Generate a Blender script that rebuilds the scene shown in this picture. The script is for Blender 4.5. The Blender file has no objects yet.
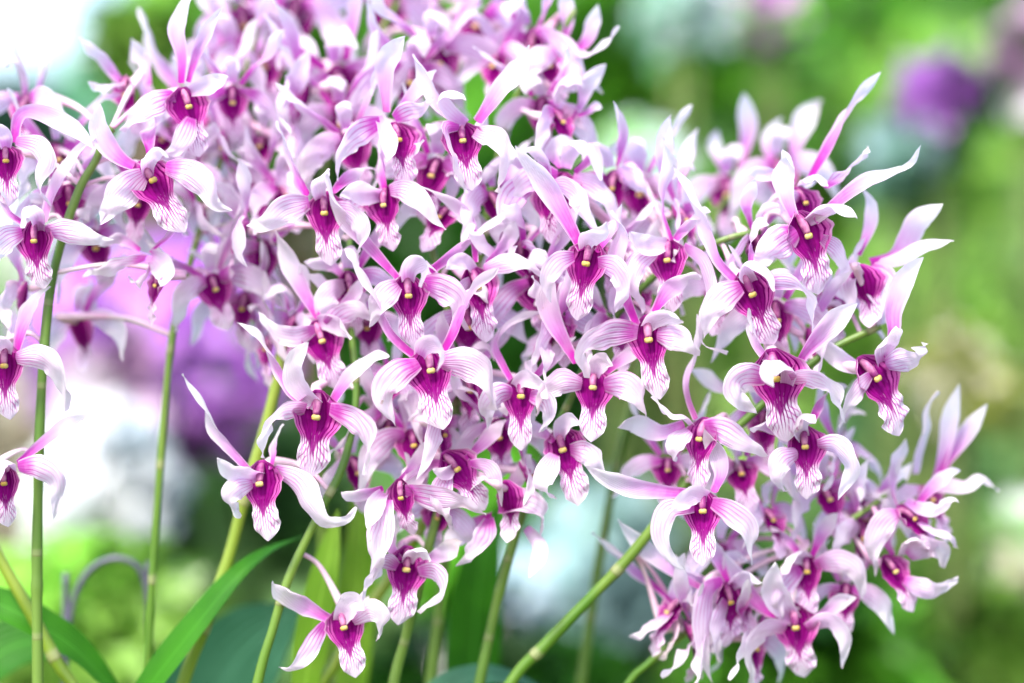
import bpy, math, random
import numpy as np

# ------------------------------------------------------------------ camera, world, sun, exposure
SC = bpy.context.scene
COL = SC.collection
random.seed(11)
CAMZ = 0.75
K = 36.0 / 85.0 / 1024.0                      # metres per pixel at one metre

cam_d = bpy.data.cameras.new('camera')
cam_d.lens = 85.0
cam_d.sensor_width = 36.0
cam_d.clip_start = 0.05
cam_d.clip_end = 600.0
cam_d.dof.use_dof = True
cam_d.dof.focus_distance = 0.995
cam_d.dof.aperture_fstop = 1.9
cam = bpy.data.objects.new('camera', cam_d)
cam.location = (0, 0, CAMZ)
cam.rotation_euler = (math.radians(90), 0, 0)
COL.objects.link(cam)
SC.camera = cam

W = bpy.data.worlds.new('World')
SC.world = W
W.use_nodes = True
wn = W.node_tree
wn.nodes.clear()
sky = wn.nodes.new('ShaderNodeTexSky')
sky.sky_type = 'NISHITA'
sky.sun_disc = False
SUN_EL, SUN_AZ = 52.0, 205.0                  # azimuth clockwise from +Y: behind the camera, to its left
sky.sun_elevation = math.radians(SUN_EL)
sky.sun_rotation = math.radians(SUN_AZ)
sky.air_density = 1.0
sky.dust_density = 3.0
bg = wn.nodes.new('ShaderNodeBackground')
bg.inputs['Strength'].default_value = 0.15
wo = wn.nodes.new('ShaderNodeOutputWorld')
wn.links.new(sky.outputs[0], bg.inputs['Color'])
wn.links.new(bg.outputs[0], wo.inputs['Surface'])

sun_d = bpy.data.lights.new('sun', 'SUN')
sun_d.energy = 1.5
sun_d.angle = math.radians(11)
sun_d.color = (1.0, 0.96, 0.91)
sun = bpy.data.objects.new('sun', sun_d)
sun.rotation_euler = (math.radians(90 - SUN_EL), 0, math.radians(180 - SUN_AZ))
COL.objects.link(sun)

SC.view_settings.view_transform = 'Standard'
SC.view_settings.look = 'None'
SC.view_settings.gamma = 1.0
SC.view_settings.exposure = 1.82
SC.render.engine = 'CYCLES'
SC.cycles.max_bounces = 8
SC.cycles.diffuse_bounces = 4
SC.cycles.transmission_bounces = 6
SC.cycles.use_denoising = True


# ------------------------------------------------------------------ helpers
def P(px, py, mm=0.0):
    """Point seen at pixel (px, py), mm millimetres behind the plane one metre away."""
    d = 1.0 + mm * 0.001
    return np.array([(px - 512.0) * K * d, d, CAMZ - (py - 341.5) * K * d])


def unit(v):
    n = np.linalg.norm(v)
    return v / n if n > 1e-12 else v


def spline(pts, n):
    """Catmull-Rom through pts, n samples spread evenly along it."""
    pts = np.asarray(pts, float)
    if len(pts) == 2:
        pts = np.array([pts[0], (pts[0] + pts[1]) / 2, pts[1]])
    ext = np.vstack([2 * pts[0] - pts[1], pts, 2 * pts[-1] - pts[-2]])
    out = []
    for i in range(1, len(ext) - 2):
        p0, p1, p2, p3 = ext[i - 1:i + 3]
        for t in np.linspace(0, 1, 12, endpoint=False):
            out.append(0.5 * (2 * p1 + (p2 - p0) * t + (2 * p0 - 5 * p1 + 4 * p2 - p3) * t * t
                              + (3 * p1 - p0 - 3 * p2 + p3) * t ** 3))
    out.append(pts[-1])
    out = np.array(out)
    s = np.concatenate([[0], np.cumsum(np.linalg.norm(np.diff(out, axis=0), axis=1))])
    q = np.linspace(0, s[-1], n)
    return np.stack([np.interp(q, s, out[:, k]) for k in range(3)], axis=1), s[-1]


def obj(name, verts, faces, mat, parent=None, uv=None, smooth=True):
    me = bpy.data.meshes.new(name)
    me.from_pydata([tuple(map(float, v)) for v in verts], [], faces)
    if uv is not None:
        lay = me.uv_layers.new(name='UVMap')
        idx = np.empty(len(me.loops), dtype=np.int32)
        me.loops.foreach_get('vertex_index', idx)
        lay.data.foreach_set('uv', np.asarray(uv, np.float32)[idx].ravel())
    if smooth:
        me.polygons.foreach_set('use_smooth', [True] * len(me.polygons))
    me.materials.append(mat)
    me.update()
    o = bpy.data.objects.new(name, me)
    COL.objects.link(o)
    if parent is not None:
        o.parent = parent
        o.matrix_parent_inverse = parent.matrix_world.inverted()
    return o


def empty(name, loc):
    o = bpy.data.objects.new(name, None)
    o.location = tuple(map(float, loc))
    COL.objects.link(o)
    bpy.context.view_layer.update()
    return o


def tag(o, label=None, cat=None, group=None, kind=None):
    if label: o['label'] = label
    if cat: o['category'] = cat
    if group: o['group'] = group
    if kind: o['kind'] = kind
    return o


def grid_faces(n, m, off=0):
    return [(off + i * m + j, off + i * m + j + 1, off + (i + 1) * m + j + 1, off + (i + 1) * m + j)
            for i in range(n - 1) for j in range(m - 1)]


def blade(pts, width, prof, face, twist=(0.0, 0.0), cup=0.25, ruffle=0.0, n=22, m=7, seed=0, asym=0.0):
    """A petal-like sheet along pts. width: full width in metres; prof: (t, relative half width) knots;
    face: the direction its face looks at the base; twist in radians (start, gained along it)."""
    c, length = spline(pts, n)
    T = np.gradient(c, axis=0)
    T /= np.linalg.norm(T, axis=1)[:, None] + 1e-12
    S = np.cross(T[0], face)
    if np.linalg.norm(S) < 0.2:
        S = np.cross(T[0], np.array([0.3, -0.4, 0.85]))
    S = unit(S)
    rng = random.Random(seed)
    ph, ph2, ph3 = rng.uniform(0, 6.28), rng.uniform(0, 6.28), rng.uniform(0, 6.28)
    V, UV = [], []
    for i in range(n):
        t = i / (n - 1)
        S = unit(S - T[i] * np.dot(S, T[i]))
        a = twist[0] + twist[1] * (t ** 1.2)
        N = np.cross(S, T[i])
        s = S * math.cos(a) + N * math.sin(a)
        nn = np.cross(s, T[i])
        hw = 0.5 * width * np.interp(t, [k[0] for k in prof], [k[1] for k in prof])
        cu = cup * (1.0 - 0.3 * t)
        for j in range(m):
            v = -1 + 2 * j / (m - 1)
            side = hw * v * (1 + asym * v)
            h = cu * hw * (v * v - 0.35) * 1.3
            h += ruffle * width * 0.5 * (v * v) * (math.sin(t * 13 + ph + (1.7 if v > 0 else 0)) * 0.6
                                                    + math.sin(t * 27 + ph2) * 0.25) * min(1, t * 2.2)
            h += ruffle * width * .22 * (math.sin(t * 7 + v * 2.1 + ph3) + .6 * math.sin(t * 17 - v * 3.3 + ph)) * min(1, t * 3)
            V.append(c[i] + s * side + nn * h)
            UV.append((t, j / (m - 1)))
    return V, grid_faces(n, m), UV


def tube(pts, radii, sides=8, n=24, flat=1.0, closed_ends=True, nodes=0):
    c, length = spline(pts, n)
    T = np.gradient(c, axis=0)
    T /= np.linalg.norm(T, axis=1)[:, None] + 1e-12
    A = unit(np.cross(T[0], np.array([0.21, 0.93, 0.3])))
    V, UV = [], []
    tr = np.linspace(0, 1, len(radii))
    for i in range(n):
        A = unit(A - T[i] * np.dot(A, T[i]))
        B = np.cross(T[i], A)
        r = np.interp(i / (n - 1), tr, radii)
        if nodes:
            q = (i / (n - 1) * length / nodes) % 1.0
            r *= 1 + .14 * math.exp(-((q - .04) / .05) ** 2) + .05 * math.sin(q * 6.28)
        for j in range(sides):
            a = 2 * math.pi * j / sides
            V.append(c[i] + (A * math.cos(a) + B * math.sin(a) * flat) * r)
            UV.append((i / (n - 1) * length, j / sides))
    F = [(i * sides + j, i * sides + (j + 1) % sides, (i + 1) * sides + (j + 1) % sides, (i + 1) * sides + j)
         for i in range(n - 1) for j in range(sides)]
    if closed_ends:
        F.append(tuple(range(sides - 1, -1, -1)))
        F.append(tuple((n - 1) * sides + j for j in range(sides)))
    return V, F, UV


def ball(c, ax, ay, az, nu=10, nv=7):
    """Ellipsoid with half axes given as vectors."""
    V, UV = [], []
    for i in range(nv + 1):
        th = math.pi * i / nv
        for j in range(nu):
            f = 2 * math.pi * j / nu
            V.append(c + ax * (math.sin(th) * math.cos(f)) + ay * (math.sin(th) * math.sin(f)) + az * math.cos(th))
            UV.append((i / nv, j / nu))
    F = [(i * nu + j, i * nu + (j + 1) % nu, (i + 1) * nu + (j + 1) % nu, (i + 1) * nu + j)
         for i in range(nv) for j in range(nu)]
    return V, F, UV


def join(*parts):
    V, F, UV = [], [], []
    for v, f, u in parts:
        o = len(V)
        V += list(v)
        F += [tuple(k + o for k in q) for q in f]
        UV += list(u)
    return V, F, UV


# ------------------------------------------------------------------ materials
class MT:
    """Small node-tree writer."""
    def __init__(self, name):
        self.m = bpy.data.materials.new(name)
        self.m.use_nodes = True
        self.t = self.m.node_tree
        self.t.nodes.clear()

    def node(self, kind, **kw):
        nd = self.t.nodes.new(kind)
        for k, v in kw.items():
            setattr(nd, k, v)
        return nd

    def put(self, sock, v):
        if isinstance(v, bpy.types.NodeSocket):
            self.t.links.new(v, sock)
        elif isinstance(v, (tuple, list)) and len(v) == 3 and sock.type == 'RGBA':
            sock.default_value = (*v, 1.0)
        else:
            sock.default_value = v

    def math(self, op, a, b=0.0, c=0.0, clamp=False):
        nd = self.node('ShaderNodeMath', operation=op, use_clamp=clamp)
        self.put(nd.inputs[0], a); self.put(nd.inputs[1], b); self.put(nd.inputs[2], c)
        return nd.outputs[0]

    def step(self, x, lo, hi, a=0.0, b=1.0):
        nd = self.node('ShaderNodeMapRange', interpolation_type='SMOOTHSTEP')
        self.put(nd.inputs['Value'], x)
        for k, v in (('From Min', lo), ('From Max', hi), ('To Min', a), ('To Max', b)):
            self.put(nd.inputs[k], v)
        return nd.outputs[0]

    def mix(self, f, a, b):
        nd = self.node('ShaderNodeMix', data_type='RGBA')
        self.put(nd.inputs['Factor'], f)
        self.put(nd.inputs['A'] if False else nd.inputs[6], a)
        self.put(nd.inputs[7], b)
        return nd.outputs[2]

    def uv(self):
        u = self.node('ShaderNodeUVMap')
        s = self.node('ShaderNodeSeparateXYZ')
        self.t.links.new(u.outputs[0], s.inputs[0])
        return s.outputs[0], s.outputs[1]

    def ramp(self, x, pts):
        nd = self.node('ShaderNodeValToRGB')
        el = nd.color_ramp.elements
        while len(el) < len(pts):
            el.new(0.5)
        for e, (p, y) in zip(el, pts):
            e.position = p
            e.color = (y, y, y, 1)
        self.put(nd.inputs[0], x)
        return nd.outputs[0]

    def noise(self, scale, detail=2.0, coord='Object', stretch=None):
        tc = self.node('ShaderNodeTexCoord')
        nz = self.node('ShaderNodeTexNoise')
        nz.inputs['Scale'].default_value = scale
        nz.inputs['Detail'].default_value = detail
        src = tc.outputs[coord]
        if stretch:
            mp = self.node('ShaderNodeMapping')
            mp.inputs['Scale'].default_value = stretch
            self.t.links.new(src, mp.inputs[0])
            src = mp.outputs[0]
        self.t.links.new(src, nz.inputs['Vector'])
        return nz.outputs[0]

    def rand(self):
        return self.node('ShaderNodeObjectInfo').outputs['Random']

    def finish(self, color, rough=0.5, trans=0.0, tcol=None, bump=None, bump_d=0.0002, spec=0.3, metallic=0.0, sheen=0.0):
        p = self.node('ShaderNodeBsdfPrincipled')
        self.put(p.inputs['Base Color'], color)
        self.put(p.inputs['Roughness'], rough)
        self.put(p.inputs['Specular IOR Level'], spec)
        self.put(p.inputs['Metallic'], metallic)
        self.put(p.inputs['Sheen Weight'], sheen)
        out = self.node('ShaderNodeOutputMaterial')
        if bump is not None:
            b = self.node('ShaderNodeBump')
            b.inputs['Strength'].default_value = 0.5
            b.inputs['Distance'].default_value = bump_d
            self.put(b.inputs['Height'], bump)
            self.t.links.new(b.outputs[0], p.inputs['Normal'])
        sh = p.outputs[0]
        if trans > 0:
            tr = self.node('ShaderNodeBsdfTranslucent')
            self.put(tr.inputs[0], color if tcol is None else tcol)
            mx = self.node('ShaderNodeMixShader')
            mx.inputs[0].default_value = trans
            self.t.links.new(sh, mx.inputs[1])
            self.t.links.new(tr.outputs[0], mx.inputs[2])
            sh = mx.outputs[0]
        self.t.links.new(sh, out.inputs['Surface'])
        return self.m


WHITE = (0.92, 0.88, 0.96)
PALE = (0.82, 0.59, 0.87)
PINK = (0.72, 0.30, 0.73)
HOT = (0.60, 0.03, 0.45)
DEEP = (0.115, 0.0004, 0.080)


def veins(M, v, t, freq, warp=0.5, sharp=(0.15, 0.85)):
    """Thin lines running along a petal: 1 on a vein, 0 between."""
    nz = M.noise(90.0, 2.0)
    r = M.rand()
    w = M.math('MULTIPLY_ADD', nz, warp, v)
    f = M.math('MULTIPLY_ADD', r, freq * .5, freq * .75)
    s = M.math('SINE', M.math('ADD', M.math('MULTIPLY', w, f), M.math('MULTIPLY', r, 40.0)))
    s = M.math('ADD', s, M.math('MULTIPLY_ADD', M.noise(130.0, 2.0), 1.6, -.8))
    return M.step(s, sharp[0], sharp[1] + .25)


def petal_material(name, hot_end, vein_amt, vein_freq, tip, mid, base, vein_end=0.75):
    M = MT(name)
    t, v = M.uv()
    r = M.rand()
    jit = M.math('MULTIPLY_ADD', r, 0.22, -0.11)
    tt = M.math('ADD', t, jit)
    nz = M.noise(60.0, 3.0)
    tt = M.math('ADD', tt, M.math('MULTIPLY_ADD', nz, 0.16, -0.08))
    g1 = M.step(tt, 0.0, hot_end)
    g2 = M.step(tt, hot_end * 0.6, 0.80)
    col = M.mix(g1, base, mid)
    col = M.mix(g2, col, tip)
    # margins are paler than the middle of the blade
    edge = M.step(M.math('ABSOLUTE', M.math('MULTIPLY_ADD', v, 2.0, -1.0)), 0.62, 1.0)
    col = M.mix(M.math('MULTIPLY', edge, 0.55), col, WHITE)
    ve = veins(M, v, t, vein_freq, 0.10)
    fade = M.step(tt, vein_end, 0.08)
    col = M.mix(M.math('MULTIPLY', M.math('MULTIPLY', ve, fade), vein_amt), col, HOT)
    # a warm cream blush on some of them
    cream = M.math('MULTIPLY', M.step(M.noise(28.0, 1.0), 0.52, 0.72), M.step(r, 0.55, 1.0, 0.0, 0.5))
    col = M.mix(cream, col, (0.88, 0.72, 0.64))
    mott = M.step(M.noise(220.0, 3.0, 'Object', (1, 1, .5)), .45, .75)
    col = M.mix(M.math('MULTIPLY', mott, .28), col, PALE)
    fleck = M.math('MULTIPLY', M.step(M.noise(330.0, 1.0), .76, .80), M.step(M.noise(45.0, 1.0), .5, .6))
    col = M.mix(M.math('MULTIPLY', fleck, .6), col, (.42, .24, .16))
    fine = M.noise(900.0, 2.0)
    ridg = M.math('ADD', M.math('SINE', M.math('MULTIPLY', v, 75.0)), fine)
    oi = M.node('ShaderNodeObjectInfo')
    mul = M.node('ShaderNodeMix', data_type='RGBA', blend_type='MULTIPLY')
    mul.inputs['Factor'].default_value = 1.0
    M.put(mul.inputs[6], col)
    M.put(mul.inputs[7], oi.outputs['Color'])
    col = mul.outputs[2]
    return M.finish(col, 0.5, 0.52, bump=ridg, bump_d=0.0003, spec=0.2)


MP = petal_material('petal_pigment', 0.40, 0.40, 30.0, WHITE, PINK, HOT, 0.6)
MS = petal_material('sepal_pigment', 0.22, 0.70, 40.0, (0.93, 0.86, 0.95), (0.83, 0.64, 0.89), (0.62, 0.10, 0.54), 0.70)
MD = petal_material('dorsal_pigment', 0.20, 0.18, 36.0, (0.92, 0.87, 0.94), (0.84, 0.68, 0.89), PINK, 0.4)


def lip_material():
    M = MT('lip_pigment')
    t, v = M.uv()
    a = M.math('ABSOLUTE', M.math('MULTIPLY_ADD', v, 2.0, -1.0))      # 0 midline, 1 margin
    nz = M.noise(160.0, 3.0)
    ve = M.step(M.math('SINE', M.math('MULTIPLY', M.math('MULTIPLY_ADD', nz, 0.09, v), 66.0)), 0.1, 0.9)
    # branching of the veins towards the margin of the apron
    ve2 = M.step(M.math('SINE', M.math('ADD', M.math('MULTIPLY', a, 16.0), M.math('MULTIPLY_ADD', t, -62.0, M.math('MULTIPLY', nz, 10.0)))), 0.35, 0.9)
    apron = M.step(t, 0.50, 0.62)
    base = M.mix(apron, (0.48, 0.08, 0.34), (0.86, 0.70, 0.87))
    base = M.mix(M.math('MULTIPLY', M.step(a, 0.75, 1.0), M.step(t, 0.5, 0.35, 0.0, 0.7)), base, (0.78, 0.50, 0.70))
    # solid dark throat, tapering down the midline in vein-like fingers
    half = M.ramp(t, [(0.0, .45), (.18, .58), (.40, .64), (.54, .70), (.61, .40), (.71, .17), (.82, .02)])
    fing = M.math('MULTIPLY_ADD', ve, 0.34, M.math('MULTIPLY_ADD', nz, 0.3, -0.28))
    dark = M.step(M.math('SUBTRACT', M.math('SUBTRACT', a, fing), half), 0.10, -0.10)
    dark = M.math('MULTIPLY', dark, M.step(t, 0.0, 0.06))
    dark = M.math('MULTIPLY', dark, M.step(t, 0.90, 0.70))
    vm = M.math('MULTIPLY', ve, M.step(t, 1.02, 0.62))
    vm = M.math('MULTIPLY', vm, M.step(a, 1.0, 0.72))
    vb = M.math('MULTIPLY', M.math('MULTIPLY', ve2, apron), M.math('MULTIPLY', M.step(a, 0.12, 0.4), M.step(a, 1.0, 0.80, 0.0, 0.75)))
    col = M.mix(M.math('MULTIPLY', vb, M.step(t, 1.0, 0.8)), base, (0.50, 0.08, 0.38))
    col = M.mix(M.math('MULTIPLY', vm, 0.8), col, (0.36, 0.012, 0.27))
    col = M.mix(M.math('MULTIPLY', dark, 0.95), col, (0.27, 0.003, 0.20))
    core = M.math('MULTIPLY', dark, M.math('MULTIPLY', M.step(t, 0.74, 0.50), M.math('MULTIPLY', M.step(nz, 0.75, 0.35, 0.6, 1.0), M.math('MULTIPLY_ADD', ve, 0.35, 0.65))))
    col = M.mix(core, col, DEEP)
    # short pale hairs on the ridges of the throat
    hair = M.math('MULTIPLY', M.step(M.math('SINE', M.math('MULTIPLY', M.math('MULTIPLY_ADD', nz, 0.05, v), 70.0)), 0.75, 1.0), M.step(M.noise(520.0, 1.0), 0.50, 0.62))
    hair = M.math('MULTIPLY', hair, M.math('MULTIPLY', M.step(t, 0.44, 0.52), M.step(a, 0.5, 0.3)))
    col = M.mix(M.math('MULTIPLY', hair, 0.4), col, (0.70, 0.34, 0.60))
    fine = M.math('ADD', M.math('SINE', M.math('MULTIPLY', v, 62.0)), M.noise(900.0, 2.0))
    return M.finish(col, 0.6, 0.30, bump=fine, bump_d=0.00025, spec=0.03)


ML = lip_material()


def plain(name, a, b, scale=80.0, rough=0.5, trans=0.0, spec=0.3, bump=None, coord='Object', stretch=None, rnd=0.0, dark=None, metallic=0.0):
    M = MT(name)
    nz = M.noise(scale, 3.0, coord, stretch)
    col = M.mix(M.step(nz, 0.35, 0.65), a, b)
    if rnd:
        col = M.mix(M.math('MULTIPLY', M.rand(), rnd), col, dark or a)
    return M.finish(col, rough, trans, bump=nz if bump else None, bump_d=bump or 0.0, spec=spec, metallic=metallic)


MCOL = plain('column_flesh', (0.42, 0.16, 0.29), (0.20, 0.02, 0.14), 260, 0.45, 0.1)
MCAP = plain('anther_yellow', (0.50, 0.33, 0.07), (0.56, 0.43, 0.17), 300, 0.45, 0.1)
MPED = plain('pedicel_flesh', (0.80, 0.66, 0.72), (0.72, 0.42, 0.60), 70, 0.5, 0.25)


def stem_material(name, a, b, node=(0.30, 0.29, 0.16), spacing=0.045):
    M = MT(name)
    u, v = M.uv()
    nz = M.noise(40.0, 3.0, 'Object', (1, 1, 0.25))
    col = M.mix(M.step(nz, 0.35, 0.65), a, b)
    fr = M.math('FRACT', M.math('MULTIPLY', u, 1.0 / spacing))
    band = M.math('MULTIPLY', M.step(fr, 0.0, 0.02), M.step(fr, 0.11, 0.06))
    col = M.mix(M.math('MULTIPLY', band, 0.55), col, node)
    line = M.step(fr, 0.025, 0.0)
    col = M.mix(M.math('MULTIPLY', line, 0.6), col, (0.10, 0.07, 0.03))
    return M.finish(col, 0.38, 0.0, bump=nz, bump_d=0.0006, spec=0.45)


MSTEM_L = stem_material('cane_yellow_green', (0.13, 0.21, 0.015), (0.20, 0.27, 0.03), spacing=0.058)
MSTEM_D = stem_material('cane_dark_green', (0.055, 0.13, 0.015), (0.11, 0.19, 0.03), (0.2, 0.22, 0.1), 0.035)
MSTEM_M = stem_material('cane_green', (0.06, 0.15, 0.012), (0.12, 0.20, 0.025), spacing=0.05)


def leaf_material(name, a, b, trans=0.3, rough=0.35, rnd=0.3, dark=None):
    M = MT(name)
    t, v = M.uv()
    nz = M.noise(25.0, 3.0)
    col = M.mix(M.step(nz, 0.35, 0.65), a, b)
    mid = M.step(M.math('ABSOLUTE', M.math('SUBTRACT', v, 0.5)), 0.05, 0.0)
    col = M.mix(M.math('MULTIPLY', mid, 0.4), col, tuple(min(1, c * 1.7 + 0.02) for c in b))
    if rnd:
        col = M.mix(M.math('MULTIPLY', M.rand(), rnd), col, dark or a)
    ridge = M.math('SINE', M.math('MULTIPLY', v, 60.0))
    return M.finish(col, rough, trans, bump=ridge, bump_d=0.0005, spec=0.25)


MLEAF = leaf_material('strap_leaf_green', (0.02, 0.13, 0.003), (0.045, 0.22, 0.008), rough=.5)
MLEAF_T = leaf_material('strap_leaf_bluish', (0.045, 0.16, 0.085), (0.07, 0.21, 0.12))
MLEAF_Y = leaf_material('strap_leaf_lime', (0.14, 0.30, 0.02), (0.22, 0.38, 0.04))


# ------------------------------------------------------------------ setting: ground
def ground_material():
    M = MT('garden_soil_and_turf')
    n1 = M.noise(0.8, 4.0)
    n2 = M.noise(14.0, 4.0)
    col = M.mix(M.step(n2, 0.3, 0.7), (0.05, 0.09, 0.015), (0.10, 0.16, 0.03))
    col = M.mix(M.step(n1, 0.5, 0.68), col, (0.12, 0.085, 0.05))
    return M.finish(col, 0.9, bump=n2, bump_d=0.03, spec=0.1)


gv, gn = [], 40
for i in range(gn + 1):
    for j in range(gn + 1):
        gv.append(((i / gn - 0.5) * 300, (j / gn - 0.5) * 300, 0.0))
g = obj('ground', gv, grid_faces(gn + 1, gn + 1), ground_material())
tag(g, 'soil and short turf of the garden bed', None, None, 'structure')

PROF_P = [(0, .40), (.1, .44), (.25, .58), (.42, .80), (.6, 1.0), (.74, .98), (.87, .64), (.95, .30), (1, .03)]
PROF_S = [(0, .46), (.1, .70), (.25, .95), (.36, 1.0), (.5, .90), (.66, .62), (.8, .38), (.92, .19), (1, .03)]
PROF_D = [(0, .55), (.15, .72), (.4, 1.0), (.6, .98), (.78, .74), (.9, .42), (.97, .16), (1, .03)]
PROF_L = [(0, .40), (.12, .7), (.35, 1.0), (.6, .95), (.8, .68), (.92, .34), (1, .03)]
LIP_C = np.array([(0, -.24, .40), (0, -.22, .20), (0, -.12, -.08), (0, .04, -.34), (0, .13, -.66), (0, .07, -1.02)])
LIP_W = [(0, .12), (.06, .32), (.15, .52), (.30, .60), (.44, .44), (.53, .27), (.60, .25), (.68, .29), (.78, .31), (.88, .25), (.95, .14), (1, .01)]
LIP_A = [(0, 1.35), (.15, 1.2), (.36, 1.0), (.5, .6), (.62, -.05), (.82, -.4), (1, -.3)]
TWO_PI = math.pi * 2


def frame(yaw, pitch, roll):
    """Right, forward and up of a flower; yaw turns its face to the right of the picture, roll tips its lip to the right."""
    y, p, r = map(math.radians, (yaw, pitch, roll))
    rx, rf, ru = np.array([1., 0, 0]), np.array([0, -1., 0]), np.array([0, 0, 1.])
    rf, ru = rf * math.cos(p) - ru * math.sin(p), ru * math.cos(p) + rf * math.sin(p)

    def rot(v, ax, a):
        return v * math.cos(a) + np.cross(ax, v) * math.sin(a) + ax * np.dot(ax, v) * (1 - math.cos(a))
    z, yv = np.array([0, 0, 1.]), np.array([0, 1., 0])
    out = [rot(v, z, y) for v in (rx, rf, ru)]
    return [rot(v, yv, -r) for v in out]


STEMS = {}                                     # spray name -> (root empty, sampled points)


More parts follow.
